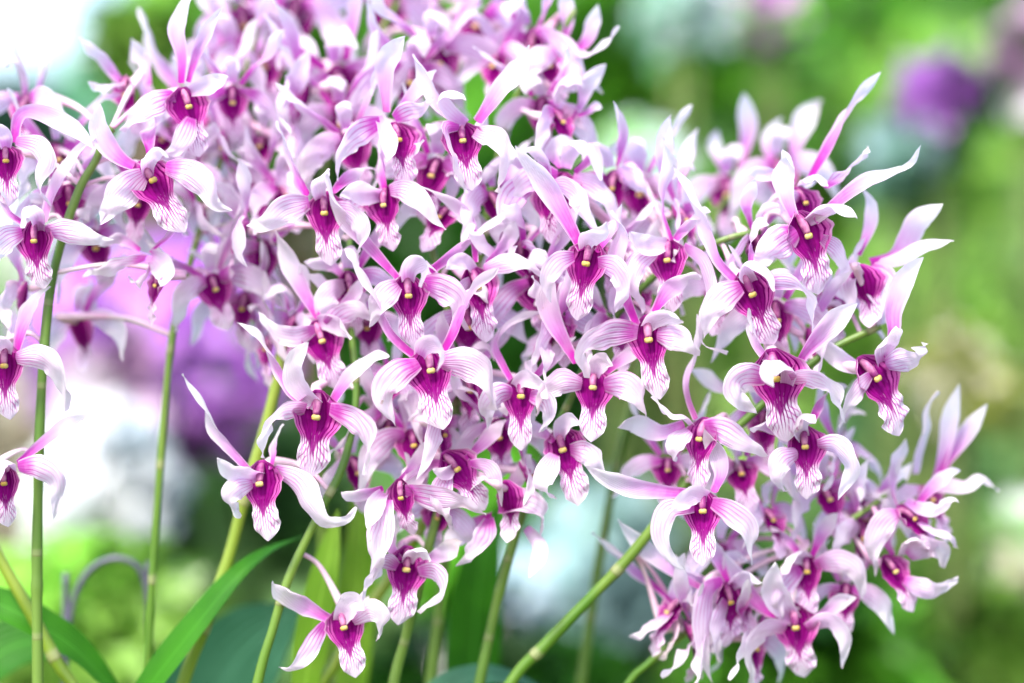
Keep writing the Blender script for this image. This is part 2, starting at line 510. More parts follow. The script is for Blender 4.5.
def make_flower(f, k):
    rng = random.Random(1000 + k)
    a, t, d = f['a'], f['t'], f['d']
    yaw = f.get('y', 0) + rng.uniform(-9, 9)
    pitch = f.get('p', 8 + rng.uniform(-10, 12))
    dx, dy = t[0] - a[0], t[1] - a[1]
    roll = math.degrees(math.atan2(dx, dy)) if 'r' not in f else f['r']
    Lpx = math.hypot(dx, dy)
    L = Lpx * K * (1 + d * .001) / 1.0
    if 'L' in f:
        L = f['L'] * K * (1 + d * .001)
    X, F, U = frame(yaw, pitch, roll)
    A = P(a[0], a[1], d)
    O = A - (F * .12) * L

    def loc(x, fw, z):
        return O + (X * x + F * fw + U * z) * L

    hi = d < 45
    nb, mb = (24, 7) if hi else (15, 5)
    # pedicel and chin, the flower's own mesh
    s0 = f.get('stem')
    best = None
    back = loc(0, -.75, .30)
    for nm, (root, pts) in STEMS.items():
        if s0 and nm != s0:
            continue
        q = pts - back
        dd = np.linalg.norm(q * np.array([1, 0.8, 1]), axis=1) + np.maximum(0, -(q[:, 2])) * 0 + np.maximum(0, q[:, 2]) * .5
        i = int(dd.argmin())
        if best is None or dd[i] < best[0]:
            best = (dd[i], nm, i)
    root, pts = STEMS[best[1]]
    at = pts[best[2]]
    mid = back * .45 + at * .55 + np.array([0, .004, .004])
    body = tube([loc(0, -.24, .20), loc(0, -.34, .20), loc(0, -.54, .24), back, mid, at],
                [L * .08, L * .11, L * .09, L * .07, L * .055, .0010, .0012], 8, 18)
    fl = obj('flower', *body[:2], MPED, root, body[2])

    # lip
    nt, nv = (34, 19) if hi else (16, 11)
    cpts, _ = spline(LIP_C, nt)
    T = np.gradient(cpts, axis=0)
    T /= np.linalg.norm(T, axis=1)[:, None]
    V, UV = [], []
    ph = rng.uniform(0, 6.28)
    wk = rng.uniform(.76, 1.0)
    asy = rng.uniform(-.16, .16)
    curl = rng.uniform(.85, 1.1)
    bend = rng.uniform(-.35, .35)
    a2 = rng.uniform(.6, 1.5)
    for i in range(nt):
        tt = i / (nt - 1)
        hw = np.interp(tt, *zip(*LIP_W)) * wk
        al = np.interp(tt, *zip(*LIP_A)) * curl
        N = np.array([0, -T[i][2], T[i][1]])
        for j in range(nv):
            v = -1 + 2 * j / (nv - 1)
            if abs(al) < 1e-3:
                sx, sn = hw * v, 0
            else:
                sx, sn = hw * math.sin(al * v) / al, hw * (1 - math.cos(al * v)) / al
            ruf = (.075 * a2) * v * v * math.sin(tt * 34 + ph + 2 * v) * (1 if tt > .58 else .35)
            grv = -.03 * math.cos(v * 9) * (1 - v * v) * min(1, max(0, (tt - .25) * 4)) * (1 - tt)
            q = cpts[i] + N * (sn + ruf * hw * 2 + grv)
            V.append(loc(q[0] + sx * (1 + asy * v) + bend * max(0, tt - .5) ** 2, q[1], q[2]))
            UV.append((tt, j / (nv - 1)))
    obj('lip', V, grid_faces(nt, nv), ML, fl, UV)

    # column and anther cap
    c = tube([loc(0, -.20, .33), loc(0, -.12, .26), loc(0, -.03, .15), loc(0, .02, .04)], [L * .05, L * .08, L * .075, L * .058], 10, 9, .8)
    obj('column', *c[:2], MCOL, fl, c[2])
    c = ball(loc(0, .05, .005), X * L * .074, F * L * .045, U * L * .044, 12, 8)
    cc = loc(0, .05, .005)
    c = ([cc + (p - cc) * (1 + .22 * abs(math.sin(4 * math.atan2(np.dot(p - cc, U), np.dot(p - cc, X)) / 2))) for p in c[0]], c[1], c[2])
    obj('anther_cap', *c[:2], MCAP, fl, c[2])

    tp = {
        'PR': [(.20, -.10, .44), (.46, -.14, .84), (.74, -.08, 1.22), (.92, .08, 1.62), (1.1, .22, 1.95)],
        'PL': [(-.20, -.10, .44), (-.46, -.14, .84), (-.74, -.08, 1.22), (-.92, .08, 1.62), (-1.1, .22, 1.95)],
        'SR': [(.18, -.06, .30), (.58, .06, .26), (.98, .16, -.04), (1.16, .10, -.50), (1.30, -.05, -.85)],
        'SL': [(-.18, -.06, .30), (-.58, .06, .26), (-.98, .16, -.04), (-1.16, .10, -.50), (-1.30, -.05, -.85)],
        'D': [(0, -.12, .48), (.02, -.10, .80), (.04, .12, 1.08), (.08, .42, 1.06), (.12, .55, .86)],
    }
    for key in ('PL', 'PR', 'SL', 'SR', 'D'):
        spec = f.get(key)
        r2 = random.Random(k * 17 + ord(key[0]) * 3 + ord(key[-1]))
        w = {'P': .44, 'S': .68, 'D': .46}[key[0]] * L
        tw = None
        if spec is None or spec == 'B':
            q = np.array(tp[key])
            ja = np.array([r2.uniform(-.22, .22), r2.uniform(-.2, .3), r2.uniform(-.22, .22)])
            if key[0] == 'P' and r2.random() < .35:
                q = q * np.array([1.15, 1, .85])
            for i in range(1, len(q)):
                q[i] += ja * (i / (len(q) - 1)) ** 1.3
            if spec == 'B':
                q[:, 1] -= np.linspace(0, 1.0, len(q))
                q[:, 2] *= np.linspace(1, .45 if key[0] == 'P' else .9, len(q))
                q[:, 0] *= .8
            pts3 = [loc(*p) for p in q]
            w *= r2.uniform(.85, 1.1)
        else:
            pp = [p for p in spec if isinstance(p, tuple)]
            ex = [p for p in spec if not isinstance(p, tuple)]
            if ex: w = ex[0] * K
            if len(ex) > 1: tw = math.radians(ex[1])
            n_ = len(pp)
            base = {'P': 4.0, 'S': 2.5, 'D': 4.5}[key[0]]
            pts3 = []
            tipz = r2.uniform(-9, 7) if key[0] == 'P' else 0
            for i, p in enumerate(pp):
                s = i / (n_ - 1)
                if key[0] == 'P':
                    z = base + tipz * s + 5 * math.sin(s * 3.1)
                elif key[0] == 'S':
                    z = base - 9 * math.sin(s * 2.6) + 4 * s
                else:
                    z = base - 15 * s ** 1.1
                if len(p) > 2: z = p[2]
                pts3.append(P(p[0], p[1], d + z))
        sgn = -1 if key[-1] == 'L' else 1
        if key[0] == 'P':
            tw = tw if tw is not None else r2.choice((1, 1, -1)) * math.radians(r2.uniform(80, 230))
            b = blade(pts3, w * r2.uniform(.80, .98), PROF_P, F, (r2.uniform(-.6, .5), tw), r2.uniform(.3, .6), r2.uniform(.10, .26), nb, mb, k * 7 + 1, 0)
            obj('petal', *b[:2], MP, fl, b[2])
        elif key[0] == 'S':
            tw = tw if tw is not None else sgn * math.radians(r2.uniform(-45, 85))
            b = blade(pts3, w * r2.uniform(.76, .94), PROF_S, F, (r2.uniform(-.45, .45), tw), r2.uniform(-.45, .1), r2.uniform(.20, .42), nb, mb + 2, k * 7 + 2, .12 * sgn)
            obj('lateral_sepal', *b[:2], MS, fl, b[2])
        else:
            tw = tw if tw is not None else math.radians(r2.uniform(-60, 60))
            b = blade(pts3, w * r2.uniform(.85, 1.05), PROF_D, F, (r2.uniform(-.3, .3), tw), r2.uniform(.3, .6), r2.uniform(.14, .3), nb, mb, k * 7 + 3, 0)
            obj('dorsal_sepal', *b[:2], MD, fl, b[2])
    tr_ = random.Random(k * 31 + 7)
    warm, dull = tr_.uniform(0, 1), tr_.uniform(.93, 1.0)
    low = min(1, max(0, (a[1] - 240) / 120)) * (1 if a[0] < 640 else .4)  # upper flowers stay whiter, a sunlit look put into the petal tint
    tint = (dull, dull * (1 - .07 * warm * (.2 + low)), dull * (1 - .05 * warm * low), 1)
    for o in fl.children:
        o.color = tint
    return fl


# ------------------------------------------------------------------ the orchid sprays: cane first
def spray(key, label, px, mm, radii, mat, n=90):
    """px: pixels from the lowest visible point of the cane to its tip; it goes on down to the soil."""
    low = px[0]
    pts = []
    d0 = mm[0] if isinstance(mm, (list, tuple)) else mm
    q0 = P(low[0], low[1], d0)
    dr = unit(q0 - P(px[1][0], px[1][1], d0))
    foot = q0.copy()
    for s_ in range(7):                        # the lean fades out towards the soil
        foot = foot + np.array([dr[0] * .07 * .75 ** s_, 0, -q0[2] / 7])
        pts.append(foot.copy())
    pts[-1][2] = -.005
    foot = pts[-1]
    pts.reverse()
    mms = mm if isinstance(mm, (list, tuple)) else [mm] * len(px)
    for p, z in zip(px, mms):
        pts.append(P(p[0], p[1], z))
    root = empty('orchid_spray', (foot[0], foot[1], 0))
    tag(root, label, 'orchid', 'flowering orchid sprays')
    tb = tube(pts, [r * .64 for r in radii], 10, 320, nodes=.05)
    obj('cane', *tb[:2], mat, root, tb[2])
    c, _ = spline(pts, 400)
    STEMS[key] = (root, c[c[:, 2] > 0.66])
    return root


R_ = [.0062, .006, .0052, .0042, .0034, .0026, .0018]
R_D = [.006, .0055, .005, .0045, .004, .003, .002]
spray('left', 'lilac orchid spray at the left edge on a straight dark green cane',
      [(38, 690), (37, 560), (41, 400), (49, 300), (62, 240), (80, 188), (96, 160), (104, 138), (112, 128)], 14, [.0055, .005, .0046, .0044, .004, .0034, .0028], MSTEM_D)
spray('second', 'blurred pink orchid spray on the thin upright green cane second from the left',
      [(146, 690), (157, 510), (171, 345), (188, 270), (212, 190), (236, 110), (256, 30), (268, -20)], [48, 48, 50, 55, 62, 70, 78, 82], [.0048, .0044, .0042, .0038, .003, .0024, .002], MSTEM_M)
spray('third', 'orchid spray with three separate striped flowers low on its green cane, above the strap leaf',
      [(256, 690), (272, 632), (290, 575), (322, 508), (344, 462), (356, 400), (352, 340), (346, 290), (350, 240)], [14, 14, 15, 16, 18, 22, 26, 30, 34], [.0052, .005, .0047, .0044, .004, .003, .002], MSTEM_M)
spray('centre', 'densest orchid spray in the middle with striped petals and deep magenta lips',
      [(392, 690), (405, 640), (425, 560), (446, 480), (456, 410), (452, 350), (446, 300), (430, 240), (418, 180), (412, 130)], [34, 33, 30, 28, 28, 28, 30, 34, 38, 42], R_D, MSTEM_D)
spray('upper_right', 'orchid spray arching to a short dark stem tip above the right hand blossoms',
      [(478, 690), (508, 560), (548, 450), (600, 340), (650, 280), (692, 254), (728, 238), (760, 231)], [42, 40, 36, 30, 24, 21, 20, 20], R_D, MSTEM_D)
spray('right', 'orchid spray on the thick green cane slanting up from the bottom middle to the right',
      [(500, 700), (545, 645), (590, 598), (630, 556), (668, 508), (706, 458), (745, 420), (785, 385), (830, 350), (880, 326)], [34, 32, 30, 28, 25, 24, 22, 22, 22, 22], [.0062, .006, .0056, .0052, .0046, .0036, .0024], MSTEM_M)
spray('lower_right', 'soft orchid spray at the bottom right hanging lowest of all the blossoms',
      [(615, 705), (650, 662), (700, 622), (752, 588), (800, 556), (845, 524), (880, 500), (905, 480)], [46, 44, 42, 40, 40, 40, 40, 42], [.005, .0046, .0042, .0036, .003, .0024, .0018], MSTEM_M)
spray('back_top', 'hazy orchid spray farthest back along the top edge of the blossom mass',
      [(330, 690), (322, 520), (318, 340), (322, 200), (340, 110), (370, 50), (400, 0), (420, -30)], [100] * 8, R_D, MSTEM_M)
spray('back_middle', 'pale orchid spray with white petals reaching up against the dark green foliage',
      [(430, 690), (452, 500), (472, 320), (490, 200), (508, 120), (530, 70), (556, 40), (575, 10)], [78, 76, 72, 66, 60, 56, 54, 54], R_D, MSTEM_D)
spray('back_right', 'blurred lilac orchid spray behind the upright twisted petals on the right',
      [(580, 690), (610, 500), (650, 340), (690, 250), (722, 205), (750, 180), (790, 165)], [105, 104, 102, 100, 98, 96, 96], R_D, MSTEM_D)

FL = [
 # ---- sharp flowers of the middle
 dict(a=(409,297), t=(412,349), d=0, y=2, stem='centre', PL=[(397,278),(376,254),(352,226),(335,203),(327,174),20,150], PR=[(430,271),(449,256),(472,237),(490,223),(510,210),24,-120],
      D=[(408,281),(410,268,-2),(421,260,-10),(428,270,-16),(420,287,-17),24], SL=[(398,284),(386,292),(376,306),(372,326),34], SR=[(424,282),(446,289),(460,303),(453,324),40]),
 dict(a=(431,371), t=(449,427), d=-10, y=-4, stem='centre', r=9, PL=[(417,357),(400,343),(388,328),(378,302),(366,280),(352,259),26,95], PR=[(444,350),(454,332),(463,310),(470,294),(485,280),(499,268),22,160],
      D=[(420,356),(424,346,-2),(436,343,-8),(444,356,-14),(436,371,-16),24], SL=[(418,362),(396,372),(381,394),(395,425),36], SR=[(440,361),(466,362),(486,376),(494,410),38]),
 dict(a=(648,341), t=(657,400), d=-8, y=-14, stem='upper_right', PL=[(637,325),(628,303),(622,283),(618,258),(624,236),(612,210),22,60], PR='B',
      D=[(646,328),(656,318),(670,315),(683,323),22], SL=[(638,331),(612,331),(590,341),(580,356),(588,378),38], SR=[(657,334),(677,336),(691,345),(698,356),30]),
 dict(a=(666,261), t=(672,312), d=6, y=-22, stem='upper_right', PL=[(672,240),(664,214),(664,190),(670,165),(663,138),19,200], PR='B',
      D=[(668,243),(654,246),(640,243),(630,232),22], SL=[(656,250),(636,262),(631,286),(645,311),26], SR=[(684,246),(703,260),(711,290),(700,322),(704,346),(728,352),26]),
 dict(a=(754,296), t=(776,348), d=-4, y=8, stem='upper_right', PL=[(736,281),(718,260),(708,232),(697,203),(688,184),(672,166),26,110], PR='B',
      D=[(752,283),(744,271),(752,263),(767,271),(775,291),26], SL=[(741,286),(722,296),(709,314),(704,338),38], SR=[(768,285),(792,284),(808,298),(814,332),36]),
 dict(a=(811,237), t=(830,294), d=-2, y=20, stem='upper_right', PL=[(794,217),(787,198),(785,178),(790,162),(783,149),28,70], PR=[(815,221),(840,200),(862,185),(890,174),(912,164),(921,145),26,120],
      D=[(806,221),(824,208),(842,206),(857,219),24], SL=[(796,231),(780,240),(765,252),(754,270),38], SR=[(822,238),(838,250,10),(845,270,14),(838,288,16),26]),
 dict(a=(808,203), t=(816,232), d=16, y=35, r=10, L=44, stem='upper_right', PR=[(808,181),(818,164),(832,140),(848,112),(866,88),(881,72),20,190], PL='B',
      D=[(800,186),(806,178),(818,178),(828,186),18], SR=[(826,188),(845,172),(860,160),(869,147),24], SL=[(800,195),(790,200),(785,212),(790,222),22]),
 dict(a=(881,379), t=(913,432), d=0, y=22, stem='right', PR=[(886,358),(893,332),(893,312),(900,290),(911,272),(923,257),24,70], PL=[(874,370),(858,368),(840,358),(828,345),(821,332),24,60],
      D=[(882,363),(882,348),(892,335),(897,327),28], SR=[(886,364),(903,360),(917,359),(925,343),30], SL=[(871,374),(858,388),(848,405),(839,427),24]),
 dict(a=(776,381), t=(786,447), d=-8, y=-6, stem='right', PR=[(792,372),(802,356),(815,340),(833,322),(858,303),26,60], PL=[(772,365),(758,346),(752,326),(749,308),20,90],
      D=[(787,384),(789,370),(777,363,-12),(767,374,-16),(774,387,-17),26], SL=[(768,379),(748,374),(734,384),(739,402),(758,414),34], SR=[(790,378),(815,378),(835,393),(844,424),36]),
 dict(a=(806,448), t=(809,500), d=2, y=10, stem='right', PR='B', PL=[(794,438),(778,430),(764,424),(750,430),20,80],
      D=[(803,438),(799,427),(805,416),(816,422),26], SR=[(818,445),(838,447),(851,470),(838,500),32], SL=[(797,452),(781,458),(774,478),(786,492),28]),
 dict(a=(585,265), t=(574,322), d=-6, y=-14, stem='upper_right', PL=[(582,250),(571,228),(556,200),(543,178),(528,158),(515,146),28,60], PR=[(597,252),(608,238),(617,224),(622,203),18,90],
      D=[(585,250),(588,238),(600,232),(606,222),22], SL=[(574,256),(557,262),(546,280),(551,302),28], SR=[(598,262),(616,268),(624,288),(616,312),32]),
 dict(a=(593,388), t=(591,441), d=2, y=2, stem='upper_right', PL=[(576,363),(566,345),(553,320),(548,296),(554,271),26,75], PR=[(606,373),(618,362),(632,354),(648,346),16,60],
      D=[(594,376),(597,366),(606,360),(612,366),20], SL=[(582,383),(562,380),(545,393),(535,415),32], SR=[(604,384),(625,383),(640,397),(645,418),34]),
 dict(a=(521,397), t=(521,450), d=4, y=4, stem='centre', PL=[(511,379),(502,362),(496,346),(503,330),(520,319),(543,312),22,100], PR=[(530,380),(545,366),(560,350),(576,337),18,80],
      D=[(515,387),(525,378),(540,382),(548,399),20], SL=[(512,392),(498,394),(486,407),(489,427),34], SR=[(530,395),(543,398),(549,414),(541,432),28]),
 dict(a=(316,419), t=(304,479), d=-4, y=0, r=-6, stem='third', PR=[(331,404),(343,386),(358,369),(375,359),(389,355),22,60], PL=[(311,406),(292,392),(281,372),(268,350),(258,331),(237,323),22,140],
      D=[(318,405),(305,394),(296,379),(296,362),(307,342),26], SL=[(306,408),(284,411),(266,428),(263,458),36], SR=[(330,408),(352,417),(368,436),(364,475),36]),
 dict(a=(258,485), t=(266,541), d=0, y=-16, stem='third', PL=[(251,473),(237,457),(224,442),(212,425),(203,402),(182,374),22,120], PR=[(271,469),(274,455),(275,443),(283,424),16,60],
      D=[(262,477),(247,475),(232,471),(217,458),22], SL=[(252,482),(236,487),(228,500),(241,517),26], SR=[(275,470),(298,482),(311,502),(325,522),(342,522),(356,507),32]),
 dict(a=(344,629), t=(356,678), d=4, y=8, stem='third', PL=[(330,619),(312,609),(295,599),(283,590),(272,582),28,60], PR=[(350,618),(355,609,10),(362,604,14),(368,596,18),18,60],
      D=[(340,622),(347,609),(357,602),(364,611),24], SL=[(325,623),(315,638),(304,656),(293,668),(279,667),24], SR=[(352,620),(370,608),(384,620),(376,641),30]),
 dict(a=(407,571), t=(401,626), d=8, y=14, stem='centre', PL=[(400,560),(392,548),(392,530),(400,512),18,60], PR=[(418,566),(432,558),(447,551),(462,541),22,60],
      D=[(407,562),(412,553),(424,552),(431,561),22], SL=[(398,566),(384,560),(372,578),(359,600),26], SR=[(418,571),(436,572),(442,591),(419,613),26]),
 dict(a=(400,500), t=(404,533), d=4, y=-20, p=25, L=42, stem='centre', PL=[(383,488),(370,492),(356,494),(341,492),20,60], PR=[(400,480),(412,470),(425,455),(434,440),20,90],
      D=[(384,492),(378,500),(372,514),(368,528),22], SL=[(386,500),(380,525),(376,552),(372,584),34], SR=[(405,490),(430,496),(456,500),(486,514),34]),
 dict(a=(459,470), t=(480,500), d=6, y=20, L=50, stem='centre', PL=[(447,464),(430,464),(415,477),(399,490),18,60], PR=[(466,458),(480,446),(494,432),(506,420),20,60],
      D=[(455,466),(445,473),(433,470),16], SL=[(448,472),(440,490),(442,510),(452,528),28], SR=[(470,463),(487,466),(497,480),(502,506),20]),
 dict(a=(562,451), t=(579,505), d=8, y=-6, stem='upper_right', PL=[(554,441),(543,432),(530,425),(520,414),20,60], PR=[(574,440),(588,428),(597,418),(606,400),18,60],
      D=[(560,440),(562,428),(572,420),(580,424),20], SL=[(554,454),(546,470),(540,486),(556,500),28], SR=[(570,449),(586,452),(596,464),(604,478),30]),
 dict(a=(697,440), t=(694,492), d=2, y=-28, stem='right', PR=[(696,419),(689,399),(688,379),(695,358),(701,334),(697,314),20,120], PL=[(684,424),(662,432),(645,427),(632,421),(618,428),26,30],
      D=[(692,424),(684,416),(670,414),(652,396),16], SR=[(704,425),(722,428),(742,440),(768,456),34], SL=[(688,430),(676,438),(670,450),(676,462),30]),
 dict(a=(703,512), t=(704,566), d=-10, y=-2, stem='right', PR=[(714,492),(722,472),(717,450),(704,429),24,50], PL=[(700,494),(680,493),(655,491),(632,487),(610,478),(585,466),24,60],
      D=[(708,496),(695,494),(682,501),(672,511),22], SL=[(694,507),(668,508),(659,535),(671,560),(685,568),28], SR=[(712,502),(733,512),(750,530),(751,565),27]),
 # ---- right and lower right, a little soft
 dict(a=(796,630), t=(803,683), d=24, y=0, stem='lower_right', PL=[(786,621),(764,608),(748,592),(736,572),(723,551),26,50], PR=[(806,622),(826,612),(840,602),(856,598),20,60],
      D=[(795,620),(782,605),(772,585),(776,563),28], SL=[(786,628),(765,629),(750,652),(753,690),30], SR=[(806,627),(830,620),(845,640),(842,668),28]),
 dict(a=(807,573), t=(810,612), d=26, y=-6, L=46, stem='lower_right', PR=[(812,556),(818,542),(826,528),(838,513),20,40], PL='B',
      D=[(808,560),(797,555),(788,561),(782,574),22], SL=[(800,568),(786,580),(776,600),(780,622),28], SR=[(815,565),(840,560),(858,572),(863,600),34]),
 dict(a=(918,518), t=(940,548), d=24, y=45, L=46, stem='lower_right', PL=[(897,506),(892,490),(891,472),(898,455),(906,439),28,40], PR=[(916,506),(930,490),(946,478),(960,470),20,60],
      D=[(905,502),(920,511),(938,512),(950,502),(958,501),24], SL=[(898,512),(884,520),(872,545),(876,575),30], SR=[(920,522),(936,530),(950,536),(958,548),22]),
 dict(a=(936,500), t=(945,530), d=44, y=50, L=44, stem='lower_right', PL=[(932,487),(940,465),(947,440),(952,415),(960,384),22,60], PR=[(936,481),(950,456),(962,440),(973,425),(988,404),20,60],
      D=[(914,474),(918,450),(924,430),(926,410),(938,391),20], SR=[(932,486),(950,484),(965,485),(982,478),(999,491),26], SL=[(920,488),(900,492),(880,496),(862,490),24]),
 dict(a=(898,572), t=(922,590), d=26, y=35, L=44, r=25, stem='lower_right', PL=[(892,555),(886,540),(890,520),(884,500),20,80], PR=[(905,552),(912,538),(920,530),(932,520),18,60],
      D=[(900,556),(905,545),(916,540),(926,546),22], SR=[(908,556),(928,545),(942,548),(945,568),32], SL=[(904,580),(924,590),(942,590),(958,576),24]),
 dict(a=(733,604), t=(739,654), d=22, y=40, L=46, stem='lower_right', PL=[(703,589),(680,576),(656,558),(640,543),(618,519),22,60], PR=[(728,582),(722,568),(716,552),(712,535),20,60],
      D=[(730,586),(740,578),(752,576),(760,584),22], SL=[(722,580),(707,590),(702,620),(703,655),(713,684),24], SR=[(726,600),(718,625),(717,645),(720,662),22]),
 dict(a=(664,612), t=(648,650), d=30, y=-60, L=46, stem='lower_right', PL=[(672,602),(655,585),(636,570),(615,550),(592,533),24,50], PR=[(684,600),(694,586),(700,570),(712,560),20,60],
      D=[(672,604),(680,590),(690,592),(692,606),24], SL=[(670,612),(655,622),(640,634),(630,637),22], SR=[(674,618),(676,634),(668,650),(660,660),32]),
 # ---- left group
 dict(a=(33,242), t=(37,290), d=-4, y=-8, stem='left', PL=[(22,222),(10,212),(3,195),(-2,178),20,60], PR=[(44,222),(50,200),(62,175),(80,150),(96,136),24,60],
      D=[(40,231),(36,214),(25,211,-10),(22,228,-14),20], SL=[(22,232),(5,238),(-8,255),(-6,280),34], SR=[(46,231),(70,231),(92,238),(114,240),30]),
 dict(a=(154,180), t=(182,232), d=-2, y=10, stem='left', PL=[(139,169),(122,160),(109,146),(101,128),(100,104),26,50], PR='B',
      D=[(148,178),(148,162),(158,150,-10),(169,157,-14),20], SL=[(143,174),(124,189),(110,206),(100,224),38], SR=[(166,166),(188,169),(207,185),(215,204),(232,211),34]),
 dict(a=(190,107), t=(200,156), d=8, y=20, stem='left', PL=[(181,83),(182,58),(178,30),(187,4),(198,-18),22,90], PR=[(188,82),(194,62),(202,42),(223,7),18,60],
      D=[(190,91),(205,86),(218,82),(228,77),20], SL=[(174,95),(152,103),(135,115),(121,131),32], SR=[(192,118),(186,136),(176,150),(160,156),28]),
 dict(a=(122,96), t=(132,128), d=40, y=-40, L=44, stem='left', PL=[(126,88),(112,70),(98,52),(80,38),22,60], PR=[(150,84),(148,68),(142,54),(131,39),28,40],
      D=[(128,90),(118,84),(104,88),(88,82),18], SL=[(120,96),(104,98),(96,110),(104,124),24], SR=[(140,100),(152,112),(150,130),(140,140),26]),
 dict(a=(6,161), t=(8,205), d=0, y=6, stem='left', PR=[(14,142),(18,119),(30,112),(52,119),(75,132),(93,148),26,30], PL='B',
      D=[(6,148),(4,136),(-6,128),(-14,134),20], SR=[(16,140),(38,144),(46,160),(39,185),(50,207),26], SL=[(-4,152),(-20,158),(-34,172),(-38,196),30]),
 dict(a=(4,367), t=(5,421), d=-2, y=4, stem='left', PR=[(16,353),(22,330),(30,312),(38,298),(51,287),24,60], PL='B',
      D=[(6,354),(4,342),(-6,336),(-14,344),20], SR=[(16,357),(40,356),(58,374),(68,410),32], SL=[(-6,360),(-24,364),(-38,380),(-40,408),32]),
 dict(a=(4,485), t=(8,530), d=-2, y=6, stem='left', PR=[(18,463),(34,450),(50,438),(70,424),(94,414),18,70], PL='B',
      D=[(10,472),(6,462),(-4,466),(-2,482),22], SR=[(18,466),(40,466),(57,482),(54,520),28], SL=[(-8,474),(-26,480),(-36,500),(-34,522),30]),
 dict(a=(152,286), t=(141,326), d=14, y=-60, L=40, stem='left', PL=[(150,252),(166,240),(178,226),(190,212),18,60], PR=[(140,250),(128,242),(114,238),(98,246),18,60],
      D=[(150,256),(160,262),(168,276),(160,286),26], SL=[(146,258),(125,262),(105,270),(83,276),26], SR=[(150,268),(142,280),(136,284),(128,276),22]),
 dict(a=(137,206), t=(133,242), d=26, y=4, L=40, stem='left'),
 dict(a=(20,110), t=(22,150), d=46, y=-30, L=44, stem='left', PL=[(22,110),(26,90),(24,68),(14,44),(10,18),20,60], PR=[(30,100),(40,86),(46,68),(50,60),16,60]),
 dict(a=(85,330), t=(88,372), d=56, y=150, L=42, stem='second', PR=[(84,350),(80,330),(88,300),(90,276),24,60]),
 # ---- middle band behind the first row
 dict(a=(324,214), t=(327,266), d=4, y=2, stem='third', PL=[(308,195),(298,178),(292,160),(285,142),(277,121),28,60], PR='B',
      D=[(320,199),(318,186),(322,176),(330,170),22], SL=[(309,202),(285,208),(266,222),(246,226),32], SR=[(334,206),(352,214),(362,234),(356,256),32]),
 dict(a=(382,206), t=(388,240), d=10, y=-24, L=46, stem='centre', PL=[(385,188),(382,166),(384,146),(378,122),26,60], PR=[(394,188),(404,172),(412,156),(424,140),20,60],
      D=[(380,195),(365,194),(352,190),(341,196),24]),
 dict(a=(463,141), t=(470,190), d=2, y=6, stem='centre', PR=[(478,122),(490,106),(503,88),(522,70),(529,45),30,40], PL=[(456,122),(436,100),(427,80),(413,54),24,70],
      D=[(466,124),(450,112),(440,98),(452,92),(466,100),18], SL=[(459,127),(447,128),(451,147),(458,168),(465,193),22], SR=[(475,131),(497,138),(507,160),(496,192),32]),
 dict(a=(400,140), t=(404,170), d=8, y=10, L=46, stem='centre', PL=[(386,112),(385,88),(386,62),(405,36),26,50], PR=[(398,112),(412,96),(424,84),(436,70),22,60],
      D=[(378,116),(385,130),(389,148),(386,162),20], SL=[(380,121),(358,132),(343,150),(336,180),32], SR=[(394,118),(408,110),(422,108),(434,98),26]),
 dict(a=(480,288), t=(487,342), d=6, y=22, stem='centre', PL=[(475,262),(474,240),(468,218),(455,203),(438,193),(421,186),20,120], PR=[(486,262),(498,250),(510,236),(516,220),20,60],
      D=[(474,270),(466,262),(456,262),(446,268),18], SL=[(470,280),(460,292),(458,312),(468,330),26], SR=[(484,268),(505,262),(525,262),(544,277),24]),
 dict(a=(323,342), t=(335,384), d=14, y=6, L=50, stem='third', PL=[(318,318),(304,292),(292,266),(284,246),(276,230),26,70], PR=[(334,318),(346,304),(358,292),(366,276),18,60],
      D=[(318,322),(330,322),(344,328),(350,340),24], SR=[(326,324),(345,312),(360,310),(372,322),28], SL=[(315,329),(295,335),(275,330),(259,312),26]),
 dict(a=(352,292), t=(356,326), d=22, y=20, L=46, stem='third', PL=[(346,280),(334,268),(320,262),(304,262),18,60], SL=[(344,284),(330,292),(322,308),(326,330),28]),
 dict(a=(545,200), t=(548,240), d=14, y=-30, L=46, stem='upper_right', PL=[(533,178),(524,168),(514,158),(505,146),16,60], PR=[(524,248),(540,230),(560,212),(589,192),14,40],
      SL=[(532,185),(516,190),(506,210),(512,240),36]),
 dict(a=(566,190), t=(562,225), d=16, y=20, L=46, stem='upper_right', PR=[(575,172),(590,158),(592,145),(602,180),20,40], PL=[(560,168),(552,156),(560,146),(574,140),22,40]),
 # ---- upper right, white petals against the green
 dict(a=(866,284), t=(872,312), d=20, y=150, L=44, stem='right', PR=[(870,262),(895,255),(908,235),(918,218),(943,204),28,40], PL=[(858,255),(868,230),(870,206),(862,188),18,60],
      D=[(874,265),(900,258),(925,245),(954,241),20], SL=[(855,264),(848,282),(850,302),(846,322),40], SR=[(868,268),(880,285),(886,306),(880,326),40]),
 dict(a=(552,66), t=(562,90), d=44, y=40, L=44, stem='back_middle', PL=[(562,46),(567,24),(566,2),(570,-14),18,50], PR=[(570,54),(586,42),(594,24),(598,4),20,50],
      D=[(566,50),(586,56),(604,46),(619,26),18], SL=[(556,52),(540,56),(528,72),(536,88),30], SR=[(560,60),(574,70),(574,86),(558,96),26]),
 dict(a=(566,122), t=(570,150), d=30, y=60, L=42, stem='back_middle', PR=[(572,118),(580,104),(586,84),(606,64),22,50], PL=[(578,116),(588,112),(596,106),(602,108),12,40]),
 dict(a=(728,196), t=(730,232), d=96, y=0, L=46, stem='back_right', PL=[(722,172),(716,156),(714,142),(718,130),18,40], PR=[(738,170),(744,146),(748,126),(744,92),24,50]),
